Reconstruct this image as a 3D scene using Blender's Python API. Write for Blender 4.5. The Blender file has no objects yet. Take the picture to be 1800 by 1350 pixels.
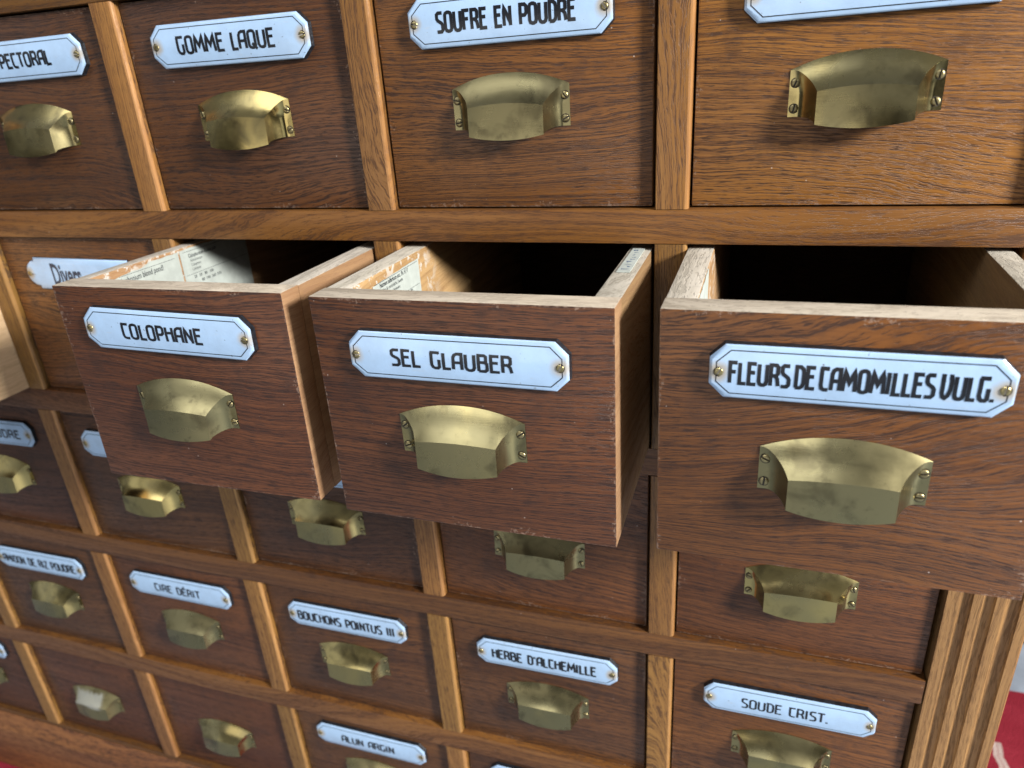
import bpy, bmesh, math, random
from mathutils import Matrix, Vector
random.seed(7)
scene = bpy.context.scene
COL = scene.collection

# ------------------------------------------------------------------ helpers
def link(o, parent=None):
    COL.objects.link(o)
    if parent is not None:
        o.parent = parent
    return o

def thing(name, loc=(0, 0, 0), label=None, cat=None, group=None, mat=None):
    o = bpy.data.objects.new(name, None)
    o.empty_display_size = .02
    link(o)
    if mat is not None:
        o.matrix_world = mat
    else:
        o.location = loc
    tag(o, label, cat, group)
    return o

def tag(o, label=None, cat=None, group=None, kind=None):
    if label: o['label'] = label
    if cat: o['category'] = cat
    if group: o['group'] = group
    if kind: o['kind'] = kind

def mesh_from_bm(name, bm):
    me = bpy.data.meshes.new(name)
    bm.normal_update()
    bm.to_mesh(me)
    bm.free()
    return me

def obj(name, me, mats, parent=None, loc=(0, 0, 0), smooth=None):
    o = bpy.data.objects.new(name, me)
    if not isinstance(mats, (list, tuple)): mats = [mats]
    if len(me.materials) == 0:
        for m in mats: me.materials.append(m)
    link(o, parent)
    o.location = loc
    if smooth is not None:
        for p in me.polygons: p.use_smooth = True
        me.set_sharp_from_angle(angle=math.radians(smooth))
    return o

def box_bm(x0, x1, y0, y1, z0, z1, bevel=0.0, seg=2):
    bm = bmesh.new()
    v = [bm.verts.new(c) for c in ((x0,y0,z0),(x1,y0,z0),(x1,y1,z0),(x0,y1,z0),(x0,y0,z1),(x1,y0,z1),(x1,y1,z1),(x0,y1,z1))]
    for f in ((0,3,2,1),(4,5,6,7),(0,1,5,4),(1,2,6,5),(2,3,7,6),(3,0,4,7)):
        bm.faces.new([v[i] for i in f])
    if bevel:
        bmesh.ops.bevel(bm, geom=bm.edges[:], offset=bevel, segments=seg, profile=.6, affect='EDGES')
    return bm

def box(name, x0, x1, y0, y1, z0, z1, mat, parent=None, bevel=.0006, seg=2):
    """box mesh whose origin sits at its centre, so that grain coordinates are local"""
    cx, cy, cz = (x0+x1)/2, (y0+y1)/2, (z0+z1)/2
    me = mesh_from_bm(name, box_bm(x0-cx, x1-cx, y0-cy, y1-cy, z0-cz, z1-cz, bevel, seg))
    return obj(name, me, mat, parent, (cx, cy, cz), smooth=50 if bevel else None)

def extrude_profile(pts, z0, z1):
    """closed profile in xy (counter-clockwise seen from +z) pulled along z"""
    bm = bmesh.new()
    a = [bm.verts.new((x, y, z0)) for x, y in pts]
    b = [bm.verts.new((x, y, z1)) for x, y in pts]
    n = len(pts)
    for i in range(n):
        bm.faces.new((a[i], a[(i+1) % n], b[(i+1) % n], b[i]))
    bm.faces.new(list(reversed(a))); bm.faces.new(b)
    bmesh.ops.recalc_face_normals(bm, faces=bm.faces[:])
    return bm

# ------------------------------------------------------------------ materials
class NT:
    def __init__(s, name):
        s.m = bpy.data.materials.new(name); s.m.use_nodes = True
        s.t = s.m.node_tree; s.t.nodes.clear()
        s.out = s.n('ShaderNodeOutputMaterial')
        s.p = s.n('ShaderNodeBsdfPrincipled')
        s.t.links.new(s.p.outputs[0], s.out.inputs[0])
    def n(s, typ, **kw):
        nd = s.t.nodes.new(typ)
        for k, v in kw.items(): setattr(nd, k, v)
        return nd
    def l(s, a, b): s.t.links.new(a, b)
    def put(s, sock, v):
        if isinstance(v, bpy.types.NodeSocket): s.l(v, sock)
        else: sock.default_value = v
    def math(s, op, a, b=0.0, c=None, clamp=False):
        nd = s.n('ShaderNodeMath', operation=op, use_clamp=clamp)
        s.put(nd.inputs[0], a); s.put(nd.inputs[1], b)
        if c is not None: s.put(nd.inputs[2], c)
        return nd.outputs[0]
    def vmath(s, op, a, b):
        nd = s.n('ShaderNodeVectorMath', operation=op)
        s.put(nd.inputs[0], a); s.put(nd.inputs[1], b)
        return nd.outputs[0]
    def noise(s, vec, scale=1.0, detail=2.0, rough=.5, dist=0.0):
        nd = s.n('ShaderNodeTexNoise')
        s.l(vec, nd.inputs['Vector'])
        nd.inputs['Scale'].default_value = scale; nd.inputs['Detail'].default_value = detail
        nd.inputs['Roughness'].default_value = rough; nd.inputs['Distortion'].default_value = dist
        return nd.outputs[0]
    def ramp(s, v, lo, hi, a=0.0, b=1.0):
        nd = s.n('ShaderNodeMapRange', interpolation_type='SMOOTHSTEP')
        s.put(nd.inputs[0], v)
        nd.inputs[1].default_value = lo; nd.inputs[2].default_value = hi
        s.put(nd.inputs[3], a); s.put(nd.inputs[4], b)
        return nd.outputs[0]
    def mix(s, f, a, b, mode='MIX'):
        nd = s.n('ShaderNodeMix', data_type='RGBA', blend_type=mode)
        s.put(nd.inputs[0], f)
        for i, v in ((6, a), (7, b)):
            if isinstance(v, bpy.types.NodeSocket): s.l(v, nd.inputs[i])
            else: nd.inputs[i].default_value = (*v, 1) if len(v) == 3 else v
        return nd.outputs[2]
    def sep(s, v):
        nd = s.n('ShaderNodeSeparateXYZ'); s.l(v, nd.inputs[0]); return nd.outputs
    def comb(s, x, y, z):
        nd = s.n('ShaderNodeCombineXYZ')
        for i, v in enumerate((x, y, z)): s.put(nd.inputs[i], v)
        return nd.outputs[0]
    def bump(s, h, strength, dist):
        nd = s.n('ShaderNodeBump'); s.l(h, nd.inputs['Height'])
        nd.inputs['Strength'].default_value = strength; nd.inputs['Distance'].default_value = dist
        s.l(nd.outputs[0], s.p.inputs['Normal'])

def wood(name, axis, ca, cb, cp, rough=(.34, .5), ring=720., pore=.78, spread=.5, bumpy=.5, edge=None,
         specks=True, coat=0.0, dirt=None, figure=.022, residue=None):
    """oak: ca / cb = pale and dark wood between the rings, cp = pores; axis = grain direction"""
    k = NT(name)
    tc = k.n('ShaderNodeTexCoord'); oi = k.n('ShaderNodeObjectInfo')
    rnd = oi.outputs['Random']
    x, y, z = k.sep(tc.outputs['Object'])
    if axis == 'x': u, v, w = x, z, y
    elif axis == 'z': u, v, w = z, x, y
    else: u, v, w = y, z, x
    off = k.math('MULTIPLY', rnd, 37.0)
    P = k.comb(k.math('ADD', u, off), k.math('ADD', v, k.math('MULTIPLY', rnd, 11.3)), k.math('ADD', w, k.math('MULTIPLY', rnd, 5.1)))
    sc = lambda a, b, c: k.vmath('MULTIPLY', P, (a, b, c))
    # cathedral figure: the across-grain coordinate is bent by slow noise
    n1 = k.noise(sc(5.5, 15, 15), 1, 2, .5)
    n2 = k.noise(sc(2.2, 7, 7), 1, 1, .5)
    bend = k.math('MULTIPLY', k.math('ADD', k.math('MULTIPLY', n1, figure), k.math('MULTIPLY', n2, figure*3.6)), k.math('MULTIPLY_ADD', k.math('FRACT', k.math('MULTIPLY', rnd, 3.71)), 1.5, .4))
    n3 = k.noise(sc(60, 160, 160), 1, 2, .6)
    vr = k.math('ADD', k.math('ADD', v, bend), k.math('MULTIPLY', n3, .0016))
    rn_ = k.noise(k.comb(k.math('MULTIPLY', k.math('ADD', u, off), 4.5), k.math('MULTIPLY', k.math('ADD', vr, k.math('MULTIPLY', rnd, 9)), ring), k.math('MULTIPLY', w, 60)), 1, 2.5, .6)
    ringm = k.ramp(rn_, .34, .68)
    # short pores, denser in the early wood
    pn = k.noise(k.comb(k.math('MULTIPLY', k.math('ADD', u, off), 86), k.math('MULTIPLY', k.math('ADD', vr, k.math('MULTIPLY', rnd, 9)), 1750), k.math('MULTIPLY', w, 500)), 1, 2, .6)
    pm = k.ramp(k.math('ADD', pn, k.math('MULTIPLY', ringm, .13)), .575, .65)
    fib = k.noise(sc(30, 1500, 1500), 1, 2, .6)
    broad = k.noise(sc(4, 22, 22), 1, 3, .55)
    tone = k.math('ADD', k.math('ADD', k.math('MULTIPLY', broad, .85), k.math('MULTIPLY', ringm, -.40)), k.math('MULTIPLY', fib, .55))
    f = k.ramp(tone, .15, .15+spread*1.6)
    c = k.mix(f, cb, ca)
    c = k.mix(k.math('MULTIPLY', pm, pore), c, cp)
    # board to board difference of the stain
    hv = k.n('ShaderNodeHueSaturation'); k.l(c, hv.inputs['Color'])
    k.l(k.math('MULTIPLY_ADD', rnd, .38, .82), hv.inputs['Value'])
    k.l(k.math('MULTIPLY_ADD', k.math('FRACT', k.math('MULTIPLY', rnd, 7.13)), .012, .494), hv.inputs['Hue'])
    c = hv.outputs[0]
    rr = k.math('MULTIPLY_ADD', broad, rough[1]-rough[0], rough[0]-.05)
    rr = k.math('ADD', rr, k.math('MULTIPLY', pm, .25))
    if dirt:
        dn = k.noise(tc.outputs['Object'], 38, 5, .7)
        c = k.mix(k.math('MULTIPLY', k.ramp(dn, .5, .68), dirt[1]), c, dirt[0])
    if edge:                                    # bare wood where the edges of the front are rubbed
        W, H = edge
        ex = k.math('SUBTRACT', W/2, k.math('ABSOLUTE', x))
        ez = k.math('SUBTRACT', H/2, k.math('ABSOLUTE', z))
        top = k.math('SUBTRACT', H/2, z)
        d = k.math('MINIMUM', ex, ez)
        wn = k.noise(k.vmath('ADD', tc.outputs['Object'], k.comb(off, 0., 0.)), 420, 4, .75)
        wl = k.noise(k.vmath('ADD', tc.outputs['Object'], k.comb(off, 0., 0.)), 28, 2, .5)
        reach = k.math('MULTIPLY', k.ramp(wl, .45, .72), .0085)
        m = k.ramp(k.math('SUBTRACT', k.math('ADD', .0010, k.math('MULTIPLY', reach, k.ramp(wn, .48, .66))), d), 0, .0014)
        m = k.math('MULTIPLY', m, k.ramp(wn, .42, .6))
        c = k.mix(k.math('MULTIPLY', m, .5), c, (.30, .21, .155))
        rr = k.math('ADD', rr, k.math('MULTIPLY', m, .3))
    if residue:                                 # torn paper and old glue left on the inner side
        rn = k.noise(tc.outputs['Object'], 85, 5, .68, .6)
        rb = k.noise(tc.outputs['Object'], 16, 2, .5)
        m = k.math('MULTIPLY', k.math('MULTIPLY', k.ramp(rn, .52, .58), k.ramp(rb, .42, .55)), k.ramp(y, -.075, -.035, 1., 0.))
        c = k.mix(m, c, residue)
    if specks:
        vo = k.n('ShaderNodeTexVoronoi'); k.l(k.vmath('ADD', tc.outputs['Object'], k.comb(off, off, 0.)), vo.inputs['Vector'])
        vo.inputs['Scale'].default_value = 150
        r = k.sep(vo.outputs['Color'])
        rad = k.math('MULTIPLY', k.math('SUBTRACT', r[0], .72), .25)
        sm = k.math('MULTIPLY', k.math('LESS_THAN', vo.outputs['Distance'], rad), .55)
        c = k.mix(sm, c, (.55, .47, .42))
    k.l(c, k.p.inputs['Base Color'])
    k.put(k.p.inputs['Roughness'], k.math('MINIMUM', rr, .95))
    k.p.inputs['Specular IOR Level'].default_value = .36
    k.p.inputs['Coat Weight'].default_value = coat*.8
    k.p.inputs['Coat Roughness'].default_value = .24
    h = k.math('ADD', k.math('MULTIPLY', pm, -1.0), k.math('ADD', k.math('MULTIPLY', fib, .35), k.math('MULTIPLY', broad, .5)))
    k.bump(h, bumpy, .0004)
    return k.m

def brass(name, ca, cb, cd, r0=.26, r1=.46, chalk=False):
    k = NT(name)
    tc = k.n('ShaderNodeTexCoord'); oi = k.n('ShaderNodeObjectInfo')
    off = k.comb(k.math('MULTIPLY', oi.outputs['Random'], 13.), k.math('MULTIPLY', oi.outputs['Random'], 7.), 0.)
    P = k.vmath('ADD', tc.outputs['Object'], off)
    a = k.noise(P, 30, 2, .5, .3); b = k.noise(P, 150, 4, .65); br = k.noise(k.vmath('MULTIPLY', P, (40, 700, 1600)), 1, 3, .6)
    ri = k.math('FRACT', k.math('MULTIPLY', oi.outputs['Random'], 5.77))
    c = k.mix(k.ramp(k.math('ADD', k.math('MULTIPLY', a, .6), k.math('MULTIPLY', ri, .45)), .26, .6), ca, cb)
    c = k.mix(k.math('MULTIPLY', k.ramp(b, .56, .74), k.math('MULTIPLY_ADD', ri, .45, .1)), c, cd)
    c = k.mix(k.math('MULTIPLY', k.ramp(k.noise(k.vmath('ADD', P, (3., 5., 1.)), 48, 3, .55, .5), .5, .72), .6), c, cd)
    if chalk:
        x, y, z = k.sep(tc.outputs['Object'])
        cm = k.math('MULTIPLY', k.ramp(k.math('ADD', z, k.math('MULTIPLY', a, .012)), .017, .0205), k.ramp(k.math('ADD', z, k.math('MULTIPLY', b, .012)), .036, .031))
        cm = k.math('MULTIPLY', k.math('MULTIPLY', cm, k.ramp(k.math('ADD', k.math('ABSOLUTE', k.math('ADD', x, .004)), k.math('MULTIPLY', b, .014)), .024, .032, 1., 0.)), .5)
        c = k.mix(cm, c, (.50, .53, .52))
        k.put(k.p.inputs['Metallic'], k.math('SUBTRACT', 1.0, cm))
    else: k.p.inputs['Metallic'].default_value = 1
    k.l(c, k.p.inputs['Base Color'])
    k.put(k.p.inputs['Roughness'], k.math('ADD', k.ramp(a, .3, .7, r0, r1), k.math('ADD', k.math('MULTIPLY', ri, .14), k.math('MULTIPLY', k.math('SUBTRACT', b, .5), .12))))
    k.p.inputs['Anisotropic'].default_value = .2
    k.bump(k.math('ADD', k.math('MULTIPLY', br, .2), k.math('MULTIPLY', a, 1.2)), .22, .00035)
    return k.m

def plain(name, col, rough=.5, var=.15, scale=60, metallic=0., bumpy=0., spec=.5):
    k = NT(name)
    tc = k.n('ShaderNodeTexCoord')
    n = k.noise(tc.outputs['Object'], scale, 4, .6)
    lo = tuple(c*(1-var) for c in col); hi = tuple(min(1, c*(1+var)) for c in col)
    k.l(k.mix(k.ramp(n, .3, .7), lo, hi), k.p.inputs['Base Color'])
    k.p.inputs['Roughness'].default_value = rough
    k.p.inputs['Metallic'].default_value = metallic
    k.p.inputs['Specular IOR Level'].default_value = spec
    if bumpy: k.bump(n, bumpy, .001)
    return k.m

def enamel(name):
    k = NT(name)
    tc = k.n('ShaderNodeTexCoord'); oi = k.n('ShaderNodeObjectInfo')
    off = k.comb(k.math('MULTIPLY', oi.outputs['Random'], 13.), 0., k.math('MULTIPLY', oi.outputs['Random'], 7.))
    P = k.vmath('ADD', tc.outputs['Object'], off)
    a = k.noise(P, 70, 4, .6); b = k.noise(P, 380, 3, .7); s = k.noise(k.vmath('MULTIPLY', P, (90, 90, 420)), 1, 3, .6)
    c = k.mix(k.ramp(a, .3, .75), (.375, .535, .74), (.34, .475, .65))  # blue in the base colour stands in for reflected sky
    c = k.mix(k.math('MULTIPLY', k.ramp(s, .6, .78), .35), c, (.44, .47, .48))
    c = k.mix(k.math('MULTIPLY', k.ramp(b, .68, .72), .85), c, (.10, .08, .06))
    x, y, z = k.sep(tc.outputs['Object'])
    # brown bloom round the two screws
    dx = k.math('SUBTRACT', k.math('ABSOLUTE', x), .0612)
    d = k.math('SQRT', k.math('ADD', k.math('MULTIPLY', dx, dx), k.math('MULTIPLY', z, z)))
    m = k.ramp(k.math('ADD', d, k.math('MULTIPLY', k.math('SUBTRACT', a, .5), .006)), .0022, .0075, 1., 0.)
    c = k.mix(k.math('MULTIPLY', m, .75), c, (.36, .27, .14))
    k.l(c, k.p.inputs['Base Color'])
    k.put(k.p.inputs['Roughness'], k.ramp(a, .3, .7, .10, .24))
    k.bump(a, .25, .0008)
    return k.m

M = {}
DARK = dict(ca=(.112, .0405, .0112), cb=(.046, .0150, .0049), cp=(.015, .006, .0035))
W_, H_ = .180, .146
M['front'] = wood('stained_oak_front', 'x', rough=(.36, .5), edge=(W_, H_), coat=.2, dirt=((.03, .013, .008), .45), **DARK)
M['front_gold'] = wood('golden_oak_front', 'x', ca=(.245, .097, .0185), cb=(.112, .040, .009), cp=(.027, .0105, .005), rough=(.38, .52), edge=(W_, H_), coat=.1, dirt=((.05, .02, .009), .4))
M['front_warm'] = wood('brown_oak_front', 'x', ca=(.172, .064, .0128), cb=(.074, .026, .0064), cp=(.022, .0085, .0045), rough=(.36, .5), edge=(W_, H_), coat=.2, dirt=((.04, .017, .009), .4))
M['stile'] = wood('oak_stile', 'z', ca=(.265, .131, .033), cb=(.155, .069, .0175), cp=(.045, .018, .007), rough=(.34, .48), ring=700, spread=.6, pore=.68, bumpy=.35, specks=False, coat=.1)
M['arris'] = wood('rubbed_lit_oak_arris', 'z', ca=(.42, .225, .080), cb=(.30, .145, .048), cp=(.16, .08, .03), rough=(.3, .42), ring=620, spread=.6, pore=.3, bumpy=.2, specks=False)
M['rail'] = wood('oak_rail', 'x', ca=(.185, .079, .0195), cb=(.10, .038, .0098), cp=(.028, .011, .0045), rough=(.34, .48), ring=300, spread=.6, pore=.55, figure=.024, bumpy=.35, coat=.1)
M['pilaster'] = wood('oak_pilaster', 'z', ca=(.30, .158, .062), cb=(.20, .098, .037), cp=(.05, .022, .01), rough=(.42, .55), ring=520, pore=.4, bumpy=.4, specks=False)
M['plinth'] = wood('oak_plinth', 'x', ca=(.20, .082, .026), cb=(.12, .045, .016), cp=(.04, .015, .007), rough=(.36, .5), ring=260, bumpy=.3)
M['bare_top'] = wood('bare_wood_edge', 'x', ca=(.56, .49, .385), cb=(.42, .36, .27), cp=(.25, .2, .15), rough=(.7, .85), ring=420, pore=.35, bumpy=.6, specks=False, dirt=((.30, .25, .2), .25))
M['bare_top_y'] = wood('bare_wood_edge_long', 'y', ca=(.55, .50, .42), cb=(.40, .36, .29), cp=(.2, .17, .13), rough=(.7, .85), ring=420, pore=.35, bumpy=.6, specks=False, dirt=((.26, .24, .21), .3))
M['bare_side'] = wood('bare_pine_side', 'y', ca=(.31, .19, .095), cb=(.23, .132, .062), cp=(.19, .1, .05), rough=(.42, .58), ring=200, pore=.3, bumpy=.3, specks=False)
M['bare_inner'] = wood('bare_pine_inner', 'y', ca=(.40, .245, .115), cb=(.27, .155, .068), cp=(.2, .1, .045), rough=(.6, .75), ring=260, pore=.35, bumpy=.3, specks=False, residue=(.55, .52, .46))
M['bare_inner_shaded'] = wood('bare_pine_inner_shaded', 'y', ca=(.20, .115, .048), cb=(.13, .072, .03), cp=(.15, .08, .035), rough=(.6, .75), ring=260, pore=.35, bumpy=.3, specks=False)  # no residue; colour darkened for the shade on the right inner wall
M['pale_side'] = wood('pale_drawer_side', 'y', ca=(.66, .47, .27), cb=(.58, .40, .22), cp=(.34, .2, .1), rough=(.5, .65), ring=260, pore=.3, bumpy=.25, specks=False)
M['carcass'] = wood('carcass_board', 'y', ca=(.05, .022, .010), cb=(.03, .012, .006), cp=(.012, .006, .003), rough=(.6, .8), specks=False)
M['brass'] = brass('aged_brass', (.45, .355, .14), (.27, .235, .12), (.09, .075, .042), .11, .26)
M['chalk'] = brass('chalked_brass', (.40, .34, .16), (.30, .26, .13), (.11, .09, .05), .2, .34, True)
M['screw'] = brass('brass_screw', (.40, .33, .16), (.30, .25, .13), (.12, .1, .05), .25, .4)
M['enamel'] = enamel('sky_tinted_enamel')
M['rim'] = plain('black_enamel_rim', (.012, .014, .018), .28, .5, 300, bumpy=.4)
M['screw_dark'] = plain('slot_shade_grime', (.035, .027, .016), .6, .4, 400)
M['ink'] = plain('black_lettering', (.006, .007, .010), .3, .2)
M['blue_ink'] = plain('blue_lettering', (.012, .028, .06), .3, .2)
M['paper'] = plain('old_paper', (.43, .47, .43), .85, .09, 90, bumpy=.2)
M['print'] = plain('printing_ink', (.03, .035, .04), .7, .2)
M['pen'] = plain('blue_pen_ink', (.04, .08, .2), .7, .2)

# ------------------------------------------------------------------ lettering (drawn as strokes)
def rr(x0, x1, y0, y1, r):                    # closed rounded box
    return [(x0+r, y0), (x1-r, y0), (x1-r*.3, y0+r*.3), (x1, y0+r), (x1, y1-r), (x1-r*.3, y1-r*.3), (x1-r, y1), (x0+r, y1), (x0+r*.3, y1-r*.3), (x0, y1-r), (x0, y0+r), (x0+r*.3, y0+r*.3), (x0+r, y0)]
G = {
 'A': (.50, [[(.05, 0), (.07, .78), (.13, .93), (.24, 1), (.45, 1), (.45, 0)], [(.06, .45), (.45, .45)]]),
 'B': (.50, [[(.07, 0), (.07, 1), (.34, 1), (.41, .93), (.41, .64), (.34, .57), (.07, .57)], [(.34, .57), (.45, .48), (.45, .1), (.36, 0), (.07, 0)]]),
 'C': (.44, [[(.42, 1), (-.0, 1)], [(.07, 1), (.07, .2), (.11, .06), (.22, 0), (.42, 0)]]),
 'D': (.50, [[(0, 1), (.28, 1), (.41, .9), (.45, .74), (.45, .24), (.4, .08), (.3, 0), (.07, 0)], [(.09, 1), (.09, 0)]]),
 'E': (.45, [[(.43, 1), (.07, 1), (.07, 0), (.44, 0)], [(.07, .58), (.38, .58)]]),
 'F': (.44, [[(.43, 1), (.07, 1), (.07, 0)], [(.07, .56), (.37, .56)]]),
 'G': (.50, [[(.46, 1), (.02, 1)], [(.07, 1), (.07, .22), (.12, .07), (.22, 0), (.36, 0), (.43, .1), (.43, .56)]]),
 'H': (.50, [[(.07, 0), (.07, 1)], [(.45, 0), (.45, 1)], [(.07, .62), (.45, .62)]]),
 'I': (.20, [[(.08, 0), (.08, 1)]]),
 'L': (.40, [[(.07, 1), (.07, 0), (.39, 0)]]),
 'M': (.66, [[(.04, 0), (.1, 1), (.33, .34), (.56, 1), (.62, 0)]]),
 'N': (.52, [[(.07, 0), (.07, 1), (.45, .12), (.45, 0)], [(.45, .1), (.45, 1)]]),
 'O': (.52, [rr(.07, .46, 0, 1, .15)]),
 'P': (.48, [[(.07, 0), (.07, 1), (.33, 1), (.43, .9), (.43, .56), (.33, .45), (.07, .45)]]),
 'Q': (.52, [rr(.07, .46, 0, 1, .15), [(.26, .26), (.52, -.08)]]),
 'R': (.50, [[(.07, 0), (.07, 1), (.33, 1), (.42, .91), (.42, .6), (.33, .5), (.07, .5)], [(.28, .5), (.4, .36), (.46, 0)]]),
 'S': (.46, [[(.42, 1), (.16, 1), (.07, .92), (.07, .7), (.13, .6), (.35, .46), (.41, .36), (.41, .1), (.32, 0), (.04, 0)]]),
 'T': (.46, [[(0, 1), (.46, 1)], [(.23, 1), (.23, 0)]]),
 'U': (.52, [[(.07, 1), (.07, .18), (.12, .05), (.2, 0), (.33, 0), (.41, .05), (.46, .18), (.46, 1)]]),
 'V': (.52, [[(.0, 1), (.09, 1), (.1, .25), (.16, .06), (.26, 0), (.38, .12), (.45, .4), (.46, .8), (.42, 1), (.34, 1)]]),
 'Z': (.46, [[(.03, 1), (.43, 1), (.04, 0), (.45, 0)]]),
 '.': (.20, [[(.08, -.05), (.08, .10)]]),
 "'": (.16, [[(.08, 1), (.06, .78)]]),
 ' ': (.34, []), '_': (.08, []),
}
G['É'] = (.45, G['E'][1] + [[(.2, 1.14), (.3, 1.3)]])

def stroke(bm, pts, wv, wh, fy, step=.0022):
    """ribbon along pts (x, z); wv = thickness of upright strokes, wh = of level ones; fy(x, z) = surface"""
    closed = (Vector(pts[0])-Vector(pts[-1])).length < 1e-9
    P = [Vector(p) for p in pts]
    Q = [P[0]]
    for a, b in zip(P[:-1], P[1:]):
        n = max(1, int((b-a).length/step))
        for i in range(1, n+1): Q.append(a.lerp(b, i/n))
    if closed: Q = Q[:-1]
    n = len(Q); rows = []
    def nrm(d):
        d = d.normalized(); return Vector((-d.y, d.x))
    for i in range(n):
        if closed: d0, d1 = Q[i]-Q[i-1], Q[(i+1) % n]-Q[i]
        else:
            d0 = Q[i]-Q[i-1] if i else Q[1]-Q[0]
            d1 = Q[i+1]-Q[i] if i < n-1 else d0
        a, b = nrm(d0), nrm(d1)
        mm = (a+b)
        mm = mm.normalized() if mm.length > 1e-6 else a
        cosv = max(.55, mm.dot(a))
        wd = (wv*abs(a.x)+wh*abs(a.y)+wv*abs(b.x)+wh*abs(b.y))/2/max(1e-6, (abs(a.x)+abs(a.y)+abs(b.x)+abs(b.y))/2)
        off = mm*(wd/2/cosv)
        l, r = Q[i]+off, Q[i]-off
        rows.append((bm.verts.new((l.x, fy(l.x, l.y), l.y)), bm.verts.new((r.x, fy(r.x, r.y), r.y))))
    for i in range(n if closed else n-1):
        a, b = rows[i], rows[(i+1) % n]
        bm.faces.new((a[0], a[1], b[1], b[0]))

def lettering_bm(text, x0, x1, z0, cap, fy, weight=.15, gap=.07):
    total = sum(G[c][0]+gap for c in text)-gap
    sx = (x1-x0)/total
    bm = bmesh.new(); x = x0
    for c in text:
        w, strokes = G[c]
        for st in strokes:
            pts = [(x+px*sx, z0+weight*cap*.45+pz*(cap-weight*cap*.9)) for px, pz in st]
            stroke(bm, pts, weight*cap*1.08*min(1, .12+.88*sx/cap), weight*cap*.92, fy)
        x += (w+gap)*sx
    return bm

def font_bm(text, size, sx=1.0, bold=0.0):
    cu = bpy.data.curves.new('lettering', 'FONT'); cu.body = text; cu.size = size
    cu.offset = bold; cu.resolution_u = 3
    to = bpy.data.objects.new('lettering', cu); COL.objects.link(to)
    dg = bpy.context.evaluated_depsgraph_get(); dg.update()
    me = bpy.data.meshes.new_from_object(to.evaluated_get(dg))
    bpy.data.objects.remove(to); bpy.data.curves.remove(cu)
    bm = bmesh.new(); bm.from_mesh(me); bpy.data.meshes.remove(me)
    for v in bm.verts: v.co.x *= sx
    return bm

# ------------------------------------------------------------------ name plates
PW, PH, CX, CZ, PT = .0652, .0140, .0072, .0070, .0042      # half width, half height, corner cut, thickness
def octa(dw, dh, cx=CX, cz=CZ):
    a, b = PW-dw, PH-dh
    return [(-a, -b+cz), (-a+cx, -b), (a-cx, -b), (a, -b+cz), (a, b-cz), (a-cx, b), (-a+cx, b), (-a, b-cz)]
def dome(x, z):
    return -PT-.0019*(1-(z/PH)**2)*(1-.35*(x/PW)**2)
def plate_mesh():
    bm = bmesh.new()
    def ring(pts, f):
        out = []
        for (xa, za), (xb, zb) in zip(pts, pts[1:]+pts[:1]):
            n = max(1, int(math.hypot(xb-xa, zb-za)/.004))
            for i in range(n):
                x, z = xa+(xb-xa)*i/n, za+(zb-za)*i/n
                out.append((x, z))
        return out
    base = ring(octa(0, 0), None)
    # scale inwards towards the long axis for the domed face
    rings = []
    def add(s, inset, yf):
        r = []
        for x, z in base:
            xi = x*(1-inset/PW); zi = z*(1-inset/PH)
            # shrink towards the spine
            zs = zi*s; xs = math.copysign(max(0, abs(xi)-(1-s)*PH*.55), xi)
            r.append(bm.verts.new((xs, yf(xs, zs), zs)))
        rings.append(r)
    add(1, -.0007, lambda x, z: 0.0)
    add(1, -.0004, lambda x, z: -.0022)
    add(1, -.0002, lambda x, z: -PT+.0005)
    add(1, .0003, lambda x, z: -PT)
    for s in (.97, .85, .68, .5, .3, .12, .0):
        add(s, .0003, dome)
    n = len(base)
    for k in range(len(rings)-1):
        a, b = rings[k], rings[k+1]
        for i in range(n):
            f = bm.faces.new((a[i], a[(i+1) % n], b[(i+1) % n], b[i]))
            f.material_index = 1 if k < 2 else 0
            f.smooth = k >= 3
    bmesh.ops.remove_doubles(bm, verts=bm.verts[:], dist=1e-6)
    bmesh.ops.recalc_face_normals(bm, faces=bm.faces[:])
    return mesh_from_bm('name_plate', bm)
PLATE = plate_mesh()
def round_plate_mesh():
    bm = bmesh.new()
    pts = []
    for s in (1, -1):
        arc = []
        for i in range(9):
            t = -math.pi/2+math.pi*i/8
            arc.append((s*(PW-.012+.012*math.cos(t)), s*PH*.82*math.sin(t)))
        pts += [(s*(PW-.012), -s*PH)] + arc + [(s*(PW-.012), s*PH)]
    rings = []
    for ins, y in ((-.0006, 0), (-.0004, -.0012), (0.0, -.002), (.0012, -.0026), (.006, -.0031), (.011, -.0034)):
        rings.append([bm.verts.new((math.copysign(max(0, abs(x)-ins), x), y, math.copysign(max(0, abs(z)-ins*.9), z))) for x, z in pts])
    n = len(pts)
    for k in range(len(rings)-1):
        for i in range(n):
            f = bm.faces.new((rings[k][i], rings[k][(i+1) % n], rings[k+1][(i+1) % n], rings[k+1][i]))
            f.material_index = 1 if k < 1 else 0; f.smooth = k >= 2
    bm.faces.new(rings[-1])
    bmesh.ops.recalc_face_normals(bm, faces=bm.faces[:])
    return mesh_from_bm('name_plate', bm)
ROUND_PLATE = round_plate_mesh()
for me in (PLATE, ROUND_PLATE):
    me.materials.append(M['enamel']); me.materials.append(M['rim'])

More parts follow.
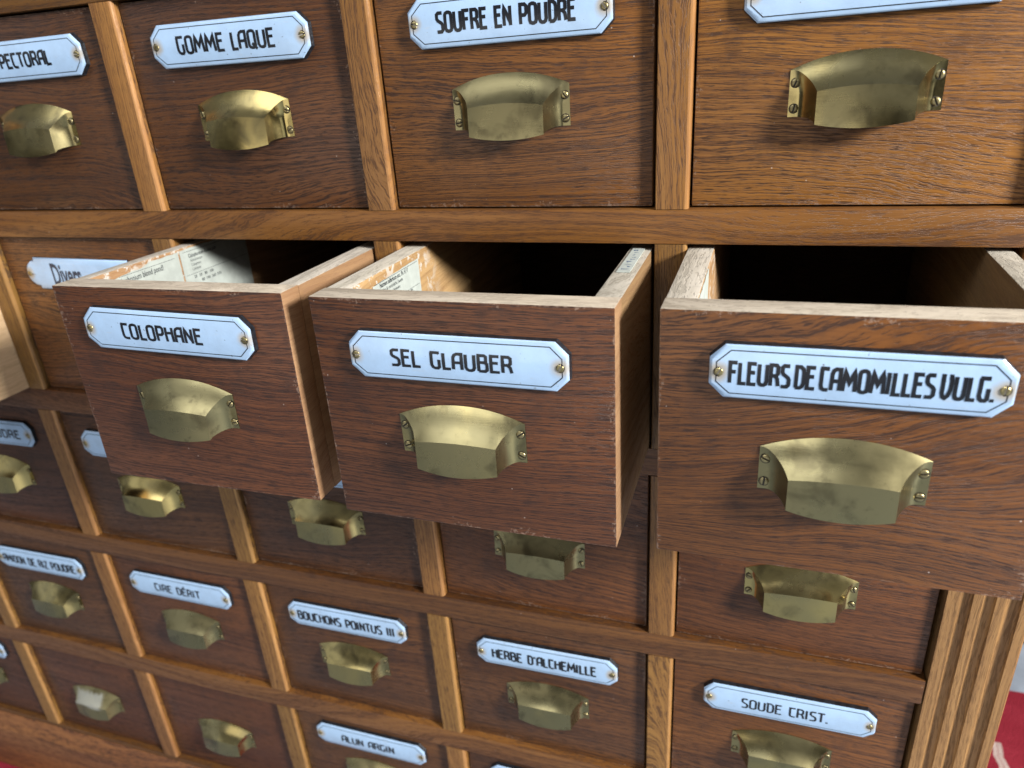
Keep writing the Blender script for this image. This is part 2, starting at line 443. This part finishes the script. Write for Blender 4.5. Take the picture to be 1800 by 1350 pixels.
def screw_mesh(r, h, name='screw'):
    """slotted head: two half discs over a deep slot"""
    bm = bmesh.new()
    sl = r*.2
    for s in (1, -1):
        a0 = math.asin(sl/r)
        rim, top, inn = [], [], []
        N = 12
        for i in range(N+1):
            t = a0+(math.pi-2*a0)*i/N
            rim.append((r*math.cos(t), s*r*math.sin(t)))
        lo = [bm.verts.new((x, 0, z)) for x, z in rim]
        hi = [bm.verts.new((x*.9, -h*.8, max(sl, abs(z)*.9)*s)) for x, z in rim]
        hh = [bm.verts.new((x*.5, -h, max(sl, abs(z)*.5)*s)) for x, z in rim]
        for i in range(N):
            for A, B in ((lo, hi), (hi, hh)):
                f = bm.faces.new((A[i], A[i+1], B[i+1], B[i])); f.smooth = True
        bm.faces.new(hh)
        bm.faces.new((lo[0], hi[0], hh[0], hh[-1], hi[-1], lo[-1]))
    c = [bm.verts.new((r*1.16*math.cos(2*math.pi*i/18), -h*.1, r*1.16*math.sin(2*math.pi*i/18))) for i in range(18)]
    bm.faces.new(c).material_index = 1  # shade painted into the slot, with a grime ring round the head
    bmesh.ops.recalc_face_normals(bm, faces=bm.faces[:])
    me = mesh_from_bm(name, bm); me.materials.append(M['screw']); me.materials.append(M['screw_dark'])
    return me
SCREW_P = screw_mesh(.0024, .0008)
SCREW_N = screw_mesh(.0023, .0007)

# ------------------------------------------------------------------ cup pull
FW, CXW, PXW = .0392, .0350, .0250         # half widths: flange, foot of cheek, front panel
ZF, ZT, ZP = .0, .0250, .0332              # flange bottom, flange top, crown of the arch (above the flange bottom)
def pull_mesh():
    zc0, D0, D1, ZB = .0137, .0124, .0131, -.0036
    def ztop(x): return ZP-(ZP-ZT)*(abs(x)/FW)**2.1
    def cheek(x, z=0.0):
        a = abs(x)
        t = max(0, min(1, (z-.0135)/.0115)); foot = CXW+(FW+.0012-CXW)*t*t*(3-2*t)
        if a >= foot: return 0.0
        if a <= PXW: return 1.0
        return ((foot-a)/(foot-PXW))**1.9
    def zcrease(x): return zc0+.0022*(1-(x/PXW)**2)
    def bulge(x): return .0018*(1-(min(abs(x), PXW)/PXW)**2)
    xs = []
    for s in (-1, 1):
        seg = [FW, .0372, CXW+.0002] + [CXW-(CXW-PXW)*i/14 for i in range(0, 15)]
        xs.append([s*v for v in seg])
    mid = [-PXW+2*PXW*i/18 for i in range(1, 18)]
    X = xs[0]+mid+list(reversed(xs[1]))
    bm = bmesh.new(); cols = []
    NL, NU = 7, 12
    for x in X:
        a = abs(x); ck = cheek(x); zt = ztop(x)
        xe = min(a, PXW)
        Dc = D0+bulge(x); Db = D1+bulge(x)
        zc = zcrease(xe)
        zt_e = zt
        # bottom edge: level on the flange, a hollow curve down the cheek, a shallow arch across the panel
        if a >= CXW: zb = ZF
        elif a > PXW: zb = ZF+(ZB-ZF)*(1-math.sqrt(max(0, 1-min(1, ck)**1.3)))
        else: zb = ZB-.0026*(1-(x/PXW)**2)
        slope = Dc/(ztop(PXW if a > PXW else x)-zc)
        def upper(z):
            h = max(0, min(1, (zt-z)/(zt-zc)))
            return max(0, (zt-z)*slope)*(1-.13*math.sin(math.pi*h))
        zk = zc
        if a > PXW:                             # where the sloping top meets the cheek
            lo, hi = zc, zt
            for _ in range(40):
                md = (lo+hi)/2
                if upper(md) > cheek(x, md)*Dc: lo = md
                else: hi = md
            zk = lo
        col = []
        for i in range(NL+1):
            z = zb+(zk-zb)*i/NL
            yv = cheek(x, z)*(Dc+(Db-Dc)*max(0, min(1, (zc-z)/(zc-ZB))))
            col.append((x, -yv-.0004, z))
        for i in range(1, NU+1):
            z = zk+(zt-zk)*i/NU
            col.append((x, -upper(z)-.0004, z))
        cols.append([bm.verts.new(c) for c in col])
    for a, b in zip(cols[:-1], cols[1:]):
        for i in range(NL+NU):
            try: bm.faces.new((a[i], b[i], b[i+1], a[i+1]))
            except ValueError: pass
    bmesh.ops.remove_doubles(bm, verts=bm.verts[:], dist=2e-6)
    bmesh.ops.recalc_face_normals(bm, faces=bm.faces[:])
    if sum(f.normal.y for f in bm.faces) > 0:
        bmesh.ops.reverse_faces(bm, faces=bm.faces[:])
    # sheet thickness
    inner = bmesh.ops.solidify(bm, geom=bm.faces[:], thickness=.0009)
    me = mesh_from_bm('cup_pull', bm)
    for p in me.polygons: p.use_smooth = True
    me.set_sharp_from_angle(angle=math.radians(24))
    me.materials.append(M['brass'])
    return me
PULL = pull_mesh()
PULL_CHALK = PULL.copy(); PULL_CHALK.materials[0] = M['chalk']

def add_pull(parent, x, z, dirty=0):
    """cup pull with its four screws; (x, z) = middle of the flange bottoms, parent origin on the drawer front"""
    o = obj('cup_pull', PULL_CHALK if dirty else PULL, M['brass'], parent, (x, 0, z))
    o.rotation_euler.y = random.uniform(-.012, .012)
    md = o.modifiers.new('bevel', 'BEVEL'); md.width = .0006; md.segments = 3; md.limit_method = 'ANGLE'; md.angle_limit = math.radians(28)
    for sx in (-.0361, .0361):
        for sz in (.0045, .0182):
            s = obj('screw', SCREW_P, M['screw'], o, (sx, -.0009 if sz > .01 else -.0005, sz))
            s.rotation_euler.y = random.uniform(0, 3.1)
    return o

def add_plate(parent, x, z, text=None, span=(.2, .8), cap=.0115, tilt=0.0, kind='octagon', weight=.175, blank_line=True):
    me = PLATE if kind == 'octagon' else ROUND_PLATE
    o = obj('name_plate', me, [M['enamel'], M['rim']], parent, (x, 0, z))
    o.rotation_euler.y = tilt
    fy = lambda a, b: dome(a, b)-.00016
    if kind == 'octagon':
        bm = bmesh.new()
        pts = octa(.0032, .0026, CX-.0006, CZ-.0008); pts.append(pts[0])
        stroke(bm, pts, .00052, .00052, lambda a, b: dome(a, b)-.0001, .004)
        obj('border_line', mesh_from_bm('border_line', bm), M['ink'], o)
        if text:
            bm = lettering_bm(text, -PW+2*PW*span[0], -PW+2*PW*span[1], -cap/2, cap, fy, weight)
            obj('lettering', mesh_from_bm('lettering', bm), M['ink'], o)
    elif text:
        bm = font_bm(text, .0275, .47, .0005)
        for v in bm.verts: v.co = Vector((v.co.x-.034, -.0036, v.co.y-.0092))
        obj('lettering', mesh_from_bm('lettering', bm), M['blue_ink'], o)
    for sx in (-.0608, .0608):
        s = obj('screw', SCREW_N, M['screw'], o, (sx, dome(sx, 0)+.0001 if kind == 'octagon' else -.0027, 0))
        s.rotation_euler.y = random.uniform(0, 3.1)
    return o

# ------------------------------------------------------------------ geometry of the cabinet (measured)
SL = {-2: -.4245, -1: -.2210, 0: -.0226, 1: .1791, 2: .3836, 3: .5874, 4: .7916}     # left edge of each stile
SW = .0206
ROW = {1: (0.0, .1493), 2: (-.1726, -.0219), 3: (-.3464, -.1954), 4: (-.5190, -.3698), 5: (-.6869, -.5435)}
REC = .0055
XL = SL[-2]
FLOOR = -.790
XR = .8442

cab = thing('apothecary_cabinet', (.18, .2, FLOOR), 'tall dark oak apothecary cabinet with a grid of small drawers and a fluted post', 'cabinet')
cab.matrix_world = Matrix.Translation((.18, .2, FLOOR))
bpy.context.view_layer.update()
INV = Matrix.Translation((-.18, -.2, -FLOOR))
def cpart(o):
    w = o.location.copy(); o.parent = cab; o.location = INV @ w
    return o
rails = [(.1493, .215), (-.0219, 0.0), (-.1954, -.1726), (-.3698, -.3464), (-.5435, -.5190), (-.6935, -.6869)]
for z0, z1 in rails:
    cpart(box('rail', XL, SL[4], 0, .024, z0, z1, M['rail'], None, .0011, 2))
# stiles: rounded right arris
def stile_bm(h):
    c = .0024
    pts = [(.0006, .0), (SW-c, .0), (SW-c*.45, .0005), (SW-.0004, c*.7), (SW, c*1.2), (SW, .022), (0, .022), (0, .0007)]
    bm = extrude_profile(pts, -h/2+.0002, h/2-.0002)
    return bm
for r, (z0, z1) in ROW.items():
    for k in range(-2, 4):
        me = mesh_from_bm('stile', stile_bm(z1-z0))
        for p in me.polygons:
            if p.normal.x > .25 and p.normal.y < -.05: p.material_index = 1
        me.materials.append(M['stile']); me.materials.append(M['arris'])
        o = obj('stile', me, M['stile'], None, (SL[k], 0, (z0+z1)/2), smooth=35)
        cpart(o)
# right arris of every stile: rubbed, and coloured paler for the light it catches
# pilaster with three hollows
Wp = XR-SL[4]-.0006
prof = [(0, .03)]
fl = [(0, .165), (.315, .425), (.575, .685), (.865, 1.0)]
for i, (a, b) in enumerate(fl):
    prof.append((a*Wp+(.0006 if i == 0 else 0), .0)); prof.append((b*Wp-(.0012 if i == 3 else 0), .0))
    if i < 3:
        n = fl[i+1][0]
        wd = (n-b)*Wp
        for t in range(1, 12):
            th = math.pi*t/12
            prof.append((b*Wp+wd*(1-math.cos(th))/2, .0034*math.sin(th)**1.0))
prof += [(Wp, .0012), (Wp, .03)]
bm = extrude_profile(prof, FLOOR+.1, .22)
cpart(obj('pilaster', mesh_from_bm('pilaster', bm), M['pilaster'], None, (SL[4]+.0005, 0, 0), smooth=40))
bm = extrude_profile([(0, .03), (0, 0), (.05, 0), (.05, .03)], FLOOR+.1, .22)
cpart(obj('pilaster', mesh_from_bm('pilaster', bm), M['pilaster'], None, (XL-.0505, 0, 0)))
# plinth: sloped moulding over a plain face
pr = [(.03, -.6937), (.002, -.6937), (-.0015, -.6955), (-.0125, -.7085), (-.0135, -.7115), (-.0135, FLOOR), (.03, FLOOR)]
bm = bmesh.new()
x0, x1 = XL-.052, XR+.012
a = [bm.verts.new((x0, y, z)) for y, z in pr]; b = [bm.verts.new((x1, y, z)) for y, z in pr]
for i in range(len(pr)):
    j = (i+1) % len(pr); bm.faces.new((a[i], b[i], b[j], a[j]))
bm.faces.new(a); bm.faces.new(list(reversed(b)))
bmesh.ops.recalc_face_normals(bm, faces=bm.faces[:])
cpart(obj('plinth', mesh_from_bm('plinth', bm), M['plinth'], None, smooth=25))
# carcass: shelves, partitions, sides, back
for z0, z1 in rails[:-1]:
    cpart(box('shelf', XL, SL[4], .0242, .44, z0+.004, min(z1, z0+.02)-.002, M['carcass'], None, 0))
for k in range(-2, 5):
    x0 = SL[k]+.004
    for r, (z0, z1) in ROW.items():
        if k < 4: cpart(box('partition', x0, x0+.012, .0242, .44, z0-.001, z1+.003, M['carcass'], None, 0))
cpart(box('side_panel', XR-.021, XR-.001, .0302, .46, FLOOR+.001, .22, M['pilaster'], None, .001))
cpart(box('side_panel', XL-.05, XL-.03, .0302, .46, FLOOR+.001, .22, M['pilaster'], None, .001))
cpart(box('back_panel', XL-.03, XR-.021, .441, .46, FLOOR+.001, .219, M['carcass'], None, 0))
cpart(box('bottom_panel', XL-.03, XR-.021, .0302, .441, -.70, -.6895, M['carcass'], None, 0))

# ------------------------------------------------------------------ drawers
def front_mesh(W, H, T, name='front_board'):
    bm = box_bm(-W/2, W/2, 0, T, -H/2, H/2, .0011, 2)
    me = mesh_from_bm(name, bm)
    for p in me.polygons:
        n = p.normal
        p.material_index = 0 if n.y < -.9 else (1 if abs(n.x) < .9 or n.z > .3 else 2)
        p.use_smooth = True
    me.set_sharp_from_angle(angle=math.radians(50))
    return me

GROUP = 'small drawers of the apothecary cabinet'
def closed_drawer(c, r, label, plate=None, mat='front', rec=REC, **kw):
    z0, z1 = ROW[r]
    x0, x1 = SL[c]+SW+.0014, SL[c+1]-.0025
    W, H = x1-x0, (z1-.0016)-(z0+.0012)
    rec = rec+random.uniform(-.0006, .0008)
    d = thing('drawer', ((x0+x1)/2, rec, z0+.0012), label, 'drawer', GROUP)
    me = front_mesh(W, H, .019)
    for m in (M[mat], M['bare_top'], M['bare_side']): me.materials.append(m)
    obj('front_board', me, M[mat], d, (0, 0, H/2))
    if kw.get('pull', True): add_pull(d, kw.get('px', -.0005), .0508, kw.get('dirty', 0))
    if plate is not None:
        add_plate(d, kw.get('lx', .0005), .1155, plate or None, kw.get('span', (.2, .8)), kw.get('cap', .0115), kw.get('tilt', random.uniform(-.012, .012)), kw.get('kind', 'octagon'), kw.get('weight', .175))
    return d

P_ = 'closed oak drawer with a brass cup pull and an enamel plate reading '
# top row
closed_drawer(0, 1, 'closed oak drawer at the top left edge with a plate ending in PECTORAL', 'L. PECTORAL', span=(.254, .766), cap=.0112, mat='front', lx=.007, px=.0018)
closed_drawer(1, 1, 'closed dark oak drawer with a plate reading GOMME LAQUE', 'GOMME LAQUE', span=(.175, .80), cap=.0122, weight=.16, tilt=.0)
closed_drawer(2, 1, 'closed oak drawer with a plate reading SOUFRE EN POUDRE', 'SOUFRE EN POUDRE', span=(.15, .835), cap=.0125, mat='front_warm', px=-.0014)
closed_drawer(3, 1, 'golden oak drawer in the top right corner, its plate cut by the edge', '', mat='front_gold', px=.0015)
# second row, the closed one
closed_drawer(0, 2, 'closed brown oak drawer with a round ended plate starting Div, behind the COLOPHANE drawer', 'Divers', mat='front_warm', kind='round', lx=.0005, pull=True)
# third row
closed_drawer(-1, 3, 'closed oak drawer at left edge, plate ending in POUDRE, below the pale drawer side', 'E. POUDRE', span=(.34, .88), cap=.0105)
closed_drawer(0, 3, 'closed oak drawer below the COLOPHANE drawer, only its plate left end visible', '')
closed_drawer(1, 3, 'closed oak drawer, its pull just under the lower right corner of the COLOPHANE drawer', '')
closed_drawer(2, 3, 'closed oak drawer whose pull shows just under the open SEL GLAUBER drawer', '', mat='front_warm')
closed_drawer(3, 3, 'closed oak drawer beside the fluted post, under the FLEURS DE CAMOMILLES drawer', '', mat='front_warm')
# fourth row
closed_drawer(-2, 4, 'sliver of a closed oak drawer at the left edge, left of the AMIDON drawer', None, pull=True)
closed_drawer(-1, 4, 'closed oak drawer with a plate reading AMIDON DE RIZ POUDRE', 'AMIDON DE RIZ POUDRE', span=(.07, .92), cap=.0115)
closed_drawer(0, 4, 'closed oak drawer with a plate reading CIRE DÉRIT', 'CIRE DÉRIT', span=(.26, .72), cap=.0105)
closed_drawer(1, 4, 'closed oak drawer with a plate reading BOUCHONS POINTUS III', 'BOUCHONS POINTUS III', span=(.085, .915), cap=.0115)
closed_drawer(2, 4, "closed oak drawer with a plate reading HERBE D'ALCHEMILLE", "HERBE D'ALCHEMILLE", span=(.115, .86), cap=.0115)
closed_drawer(3, 4, 'closed oak drawer with a plate reading SOUDE CRIST. beside the fluted post', 'SOUDE CRIST.', span=(.23, .74), cap=.0105, weight=.14, mat='front_warm')
# bottom row
closed_drawer(-2, 5, 'closed oak drawer at bottom left edge, only right ends of plate and pull visible', '')
closed_drawer(-1, 5, 'closed bottom oak drawer without a plate, its pull rubbed white on top', None, dirty=1)
closed_drawer(0, 5, 'closed bottom oak drawer without a plate, beside the ALUN ARGIN drawer', None)
closed_drawer(1, 5, 'closed bottom oak drawer with a plate reading ALUN ARGIN', 'ALUN ARGIN', span=(.24, .73), cap=.0105)
closed_drawer(2, 5, 'closed oak drawer at the bottom edge under the HERBE drawer, only plate top visible', '')
closed_drawer(3, 5, 'closed oak drawer at the bottom right under the SOUDE CRIST. drawer', None)
# just outside the frame, so that the grid has no holes
closed_drawer(-1, 1, 'closed oak drawer of the top row left of the PECTORAL drawer', None)
closed_drawer(-2, 1, 'closed oak drawer at the far left of the top row', None)
closed_drawer(-2, 2, 'closed oak drawer at the far left of the second row', None)
closed_drawer(-2, 3, 'closed oak drawer at the far left of the third row', None)

def rotm(yaw, pitch, roll):
    return Matrix.Rotation(yaw, 4, 'Z') @ Matrix.Rotation(pitch, 4, 'X') @ Matrix.Rotation(roll, 4, 'Y')

def open_drawer(fit, label, mat, left_t=.0155, right_t=.0155, side_mat='bare_side', length=.335):
    d, x0, zt, W, H, yaw, pitch, roll = fit
    mw = Matrix.Translation((x0+W/2, 0, zt-H/2)) @ rotm(yaw, pitch, roll) @ Matrix.Translation((0, -d, -H/2))
    o = thing('drawer', label=label, cat='drawer', group=GROUP, mat=mw)
    T = .0188
    me = front_mesh(W, H, T)
    for m in (M[mat], M['bare_top'], M[side_mat]): me.materials.append(m)
    obj('front_board', me, M[mat], o, (0, 0, H/2))
    def side(xa, xb, inner_sign):
        bm = box_bm(-(xb-xa)/2, (xb-xa)/2, -length/2, length/2, -H/2, H/2, .0009, 2)
        me = mesh_from_bm('side_board', bm)
        for p in me.polygons:
            n = p.normal
            p.material_index = 1 if n.z > .7 else (2 if n.x*inner_sign > .7 else 0)
            p.use_smooth = True
        me.set_sharp_from_angle(angle=math.radians(50))
        for m in (M[side_mat], M['bare_top_y'], M['bare_inner'] if inner_sign > 0 else M['bare_inner_shaded']): me.materials.append(m)
        return obj('side_board', me, M[side_mat], o, ((xa+xb)/2, T+.0003+length/2, H/2-.0006))
    sl = side(-W/2+.0002, -W/2+left_t, 1)
    sr = side(W/2-right_t, W/2-.0002, -1)
    b = box('back_board', -W/2+left_t+.0003, W/2-right_t-.0003, T+length-.015, T+length-.001, .006, H-.004, M['carcass'], None, .0006)  # near-black colour stands in for the deep shade inside the drawer
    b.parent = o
    b = box('bottom_board', -W/2+left_t+.0003, W/2-right_t-.0003, T+.0004, T+length-.0155, .004, .010, M['carcass'], None, 0)  # same dark colour, interior shade put into the board
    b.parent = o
    return o, W, H, T

colo, cw, ch, cT = open_drawer((.1172, .2013, -.0273, .1802, .1455, .0099, -.0133, -.0003), 'open dark oak drawer with a plate reading COLOPHANE, printed papers glued inside', 'front', .0115, .0160)
add_pull(colo, -.0016, .0505); add_plate(colo, .0003, .1172, 'COLOPHANE', (.24, .725), .0112, .022, weight=.165)
sel, sw_, sh, sT = open_drawer((.1223, .4058, -.0260, .1798, .1463, -.0042, -.0089, -.0020), 'open dark oak drawer with a plate reading SEL GLAUBER, between two other open drawers', 'front', .0165, .0150)
add_pull(sel, -.0007, .0508); add_plate(sel, .0007, .1138, 'SEL GLAUBER', (.205, .765), .0108, .004, weight=.165)
fle, fw, fh, fT = open_drawer((.1206, .6084, -.0243, .1804, .1457, -.0110, .0023, -.0033), 'open brown oak drawer with a plate reading FLEURS DE CAMOMILLES VULG.', 'front_warm', .0165, .0140)
add_pull(fle, .0011, .0492); add_plate(fle, .0005, .1158, 'FLEURS_DE_CAMOMILLES_VULG.', (.07, .94), .0128, .004, weight=.17)
pale, pw, ph, pT = open_drawer((.125, -.1990, -.0262, .1758, .1455, 0., 0., 0.), 'open drawer at the left edge, only its bare pale side visible', 'front', .015, .015, 'pale_side')
add_pull(pale, 0, .0508)

# papers glued to the inner left sides (yz sheets with printing)
def paper(parent, x, y0, y1, z0, z1, lines, tear, rules):
    """sheet on the inner face at x, reading from the front to the back; lines = (text, y from left, z from top, size, stretch, bold)"""
    bm = bmesh.new()
    N = 14
    top = [(y0+(y1-y0)*i/N, z1-tear(i/N)-random.uniform(0, .0011)) for i in range(N+1)]
    pts = [(y0, z0)]+[(y1, z0)]+list(reversed(top))
    a = [bm.verts.new((x+.00045, y, z)) for y, z in pts]; b = [bm.verts.new((x+.0002, y, z)) for y, z in pts]
    bm.faces.new(a); bm.faces.new(list(reversed(b)))
    for i in range(len(pts)):
        j = (i+1) % len(pts); bm.faces.new((a[i], b[i], b[j], a[j]))
    bmesh.ops.recalc_face_normals(bm, faces=bm.faces[:])
    p = obj('paper_label', mesh_from_bm('paper_label', bm), M['paper'], parent)
    big = bmesh.new()
    def put(bmt):
        me = mesh_from_bm('t', bmt); big.from_mesh(me); bpy.data.meshes.remove(me)
    for text, yl, zt, size, sx, bold in lines:
        t = font_bm(text, size, sx, bold)
        for v in t.verts: v.co = Vector((x+.00055, y0+yl+v.co.x, z1-zt+v.co.y))
        put(t)
    for zt, ya, yb in rules:
        t = bmesh.new(); f = [t.verts.new((x+.00055, y0+yy, z1-zt+dz)) for yy, dz in ((ya, 0), (yb, 0), (yb, .0003), (ya, .0003))]
        t.faces.new(f); put(t)
    if lines: obj('printing', mesh_from_bm('printing', big), M['print'], p)
    else: big.free()
    return p
xi = -cw/2+.0115
paper(colo, xi, .0225, .1060, ch-.075, ch-.0022, [('Colophonium blond pond!', .0175, .0100, .0062, .72, .00008)], lambda t: .0055*(1-t)**1.2 if t < .62 else 0, ((.0045, .022, .079),))
paper(colo, xi, .1078, .1900, ch-.075, ch-.0016, [('Colophonium Resina pulv', .0085, .0082, .0042, .78, .00008), ('Kolophonium', .0100, .0118, .0032, .8, 0), ('Colophane', .0100, .0154, .0032, .8, 0), ('Colofonia', .0100, .0190, .0032, .8, 0), ('20   50   80   100', .010, .0255, .0034, 1, .00005), ('80  190  360  500', .018, .0300, .0034, 1, .00005)], lambda t: .0004, ((.0032, .003, .08), (.0218, .002, .08)))
xi = -sw_/2+.0165
paper(sel, xi, .0455, .1125, sh-.075, sh-.0050, [('Natrium sulfuricum sicc. Ph. H. V', .0085, .0056, .0042, .72, .00008), ('Nur für tierärztliche Zwecke', .012, .0092, .0034, .72, 0), ('Usage vétérinaire', .0165, .0128, .0034, .8, 0), ('Uso veterinario', .0195, .0164, .0034, .8, 0), ('50   30', .044, .0210, .0034, 1, .00005)], lambda t: .0022*(1-t)**2, ((.0022, .002, .065), (.0182, .002, .065)))
xi = -fw/2+.0165
paper(fle, xi, .0195, .0800, fh-.07, fh-.0008, [], lambda t: .0003, ())
# hand written tag on the top of SEL's right side board
xa, xb, ya, yb = sw_/2-.0124, sw_/2-.0045, .068, .127
t = box('paper_tag', xa, xb, ya, yb, sh-.0004, sh+.0001, M['paper'], None, 0); t.parent = sel
bm = bmesh.new()
yy = ya+.004
for ch_i in range(9):
    h = .0042 if ch_i else .0055
    n = random.randint(4, 6)
    pts = [(random.uniform(0, h)-h/2, yy+random.uniform(0, .0034)-(ya+yb)/2) for _ in range(n)]
    stroke(bm, pts, .0006, .0006, lambda a, b: 0, .004)
    yy += .0058
for v in bm.verts: v.co = Vector((v.co.x, v.co.z, .00032))
for f in bm.faces:
    f.normal_update()
obj('handwriting', mesh_from_bm('handwriting', bm), M['pen'], t)

# ------------------------------------------------------------------ setting: floor, carpet, far wall
def sheet(name, x0, x1, y0, y1, z, mat):
    bm = bmesh.new(); bm.faces.new([bm.verts.new(c) for c in ((x0,y0,z),(x1,y0,z),(x1,y1,z),(x0,y1,z))])
    return obj(name, mesh_from_bm(name, bm), mat)
M['floor'] = plain('grey_floor', (.27, .31, .37), .5, .12, 25)
f = sheet('floor', -4, 5, -5, 2.5, FLOOR-.008, M['floor']); tag(f, kind='structure')
k = NT('red_carpet')
tc = k.n('ShaderNodeTexCoord')
a = k.noise(tc.outputs['Object'], 420, 4, .7); b = k.noise(tc.outputs['Object'], 18, 2, .5)
x, y, z = k.sep(tc.outputs['Object'])
c = k.mix(a, (.19, .015, .026), (.42, .04, .065))
c = k.mix(k.ramp(b, .35, .7), c, (.26, .02, .035))
zn = k.noise(k.comb(0., y, 0.), 32, 2, .5)
ln = k.math('ABSOLUTE', k.math('SUBTRACT', k.math('PINGPONG', k.math('ADD', x, k.math('ADD', k.math('MULTIPLY', zn, .012), .332)), .447), (.444)))
m = k.math('MULTIPLY', k.ramp(k.math('ADD', ln, k.math('MULTIPLY', a, .003)), .0034, .0052, 1., 0.), k.math('LESS_THAN', y, .17))
c = k.mix(m, c, (.56, .44, .40))
k.l(c, k.p.inputs['Base Color']); k.p.inputs['Roughness'].default_value = .95; k.p.inputs['Specular IOR Level'].default_value = .1
k.bump(a, .8, .004)
M['carpet'] = k.m
car = box('red_carpet', -2.2, 2.2, -.06, .485, FLOOR-.0078, FLOOR-.0003, M['carpet'], None, .002)
tag(car, 'red carpet with a thin pale zigzag line, under the cabinet', 'carpet')
M['wall'] = plain('dark_wall', (.045, .05, .04), .8, .2, 5)
w = box('wall', -4, 5, .60, .70, FLOOR-.0079, 1.6, M['wall'], None, 0); tag(w, kind='structure')

# ------------------------------------------------------------------ camera
R = ((0.94861535, 0.30982231, -0.06433551), (0.0705373, -0.40524362, -0.91148346), (-0.30846946, 0.86010914, -0.40627435))
cam = bpy.data.cameras.new('camera'); co = bpy.data.objects.new('camera', cam); link(co)
right, down, fwd = (Vector(r) for r in R)
mw = Matrix.Identity(4)
for i in range(3):
    mw[i][0], mw[i][1], mw[i][2] = right[i], -down[i], -fwd[i]
mw.translation = (.65050918, -.46569931, .09119963)
co.matrix_world = mw
cam.sensor_width = 36; cam.sensor_fit = 'HORIZONTAL'; cam.lens = 1271.29583/1800*36
cam.clip_start = .01; cam.clip_end = 50
cam.dof.use_dof = True; cam.dof.focus_distance = .44; cam.dof.aperture_fstop = 8
scene.camera = co

# ------------------------------------------------------------------ light: one tall window to the right, dim cool room, added front fill
def area(name, loc, target, sx, sy, power, col):
    l = bpy.data.lights.new(name, 'AREA'); l.shape = 'RECTANGLE'; l.size = sx; l.size_y = sy; l.energy = power; l.color = col
    o = bpy.data.objects.new(name, l); link(o)
    o.location = loc
    o.rotation_euler = (Vector(target)-Vector(loc)).to_track_quat('-Z', 'Y').to_euler()
    return o
area('window_light', (2.85, -1.03, .93), (.55, -.05, -.15), .44, .44, 150, (1.0, .975, .945))
area('front_fill', (-.1, -2.2, -.32), (.2, 0, -.3), 2.0, .8, 7, (1.0, .96, .92))  # added low fill, no lamp there; lifts the lower rows
area('room_light', (-.3, -1.35, 1.75), (.15, 0, -.35), 1.8, 1.2, 21, (.94, .96, 1.0))
wd = bpy.data.worlds.new('World'); scene.world = wd; wd.use_nodes = True
nt = wd.node_tree; bg = nt.nodes['Background']; bg.inputs[1].default_value = .2
class WT(NT):
    def __init__(s, t): s.t = t
k = WT(nt)
tc = k.n('ShaderNodeTexCoord'); x, y, z = k.sep(tc.outputs['Generated'])
base = k.mix(k.ramp(z, -.4, .95), (.08, .07, .06), (1.18, 1.22, 1.3))
def world_patch(dx, dy, dz, w, h):                     # patch added to the world to give reflections and soft fill, no window known
    v = Vector((dx, dy, dz)).normalized(); r = v.cross(Vector((0, 0, 1))).normalized(); u = r.cross(v)
    def dot(q):
        n = k.n('ShaderNodeVectorMath', operation='DOT_PRODUCT'); k.l(tc.outputs['Generated'], n.inputs[0]); n.inputs[1].default_value = q
        return n.outputs['Value']
    f = dot(v); fx = k.math('ABSOLUTE', k.math('DIVIDE', dot(r), k.math('MAXIMUM', f, .05))); fz = k.math('ABSOLUTE', k.math('DIVIDE', dot(u), k.math('MAXIMUM', f, .05)))
    m = k.math('MULTIPLY', k.ramp(fx, w-.03, w+.03, 1., 0.), k.ramp(fz, h-.03, h+.03, 1., 0.))
    m = k.math('MULTIPLY', m, k.ramp(fx, .01, .03))
    return k.math('MULTIPLY', m, k.math('GREATER_THAN', f, .1))
for args in ((-.75, -.6, .32, .2, .3), (.75, -.62, .12, .13, .3)):
    base = k.mix(world_patch(*args), base, (3.6, 3.8, 4.1))
base = k.mix(world_patch(.1, -1, .02, .5, .12), base, (.05, .045, .04))
k.l(base, bg.inputs[0])
vs = scene.view_settings
vs.view_transform = 'Standard'; vs.look = 'None'; vs.exposure = .18; vs.gamma = 1; vs.use_curve_mapping = False
scene.render.engine = 'CYCLES'
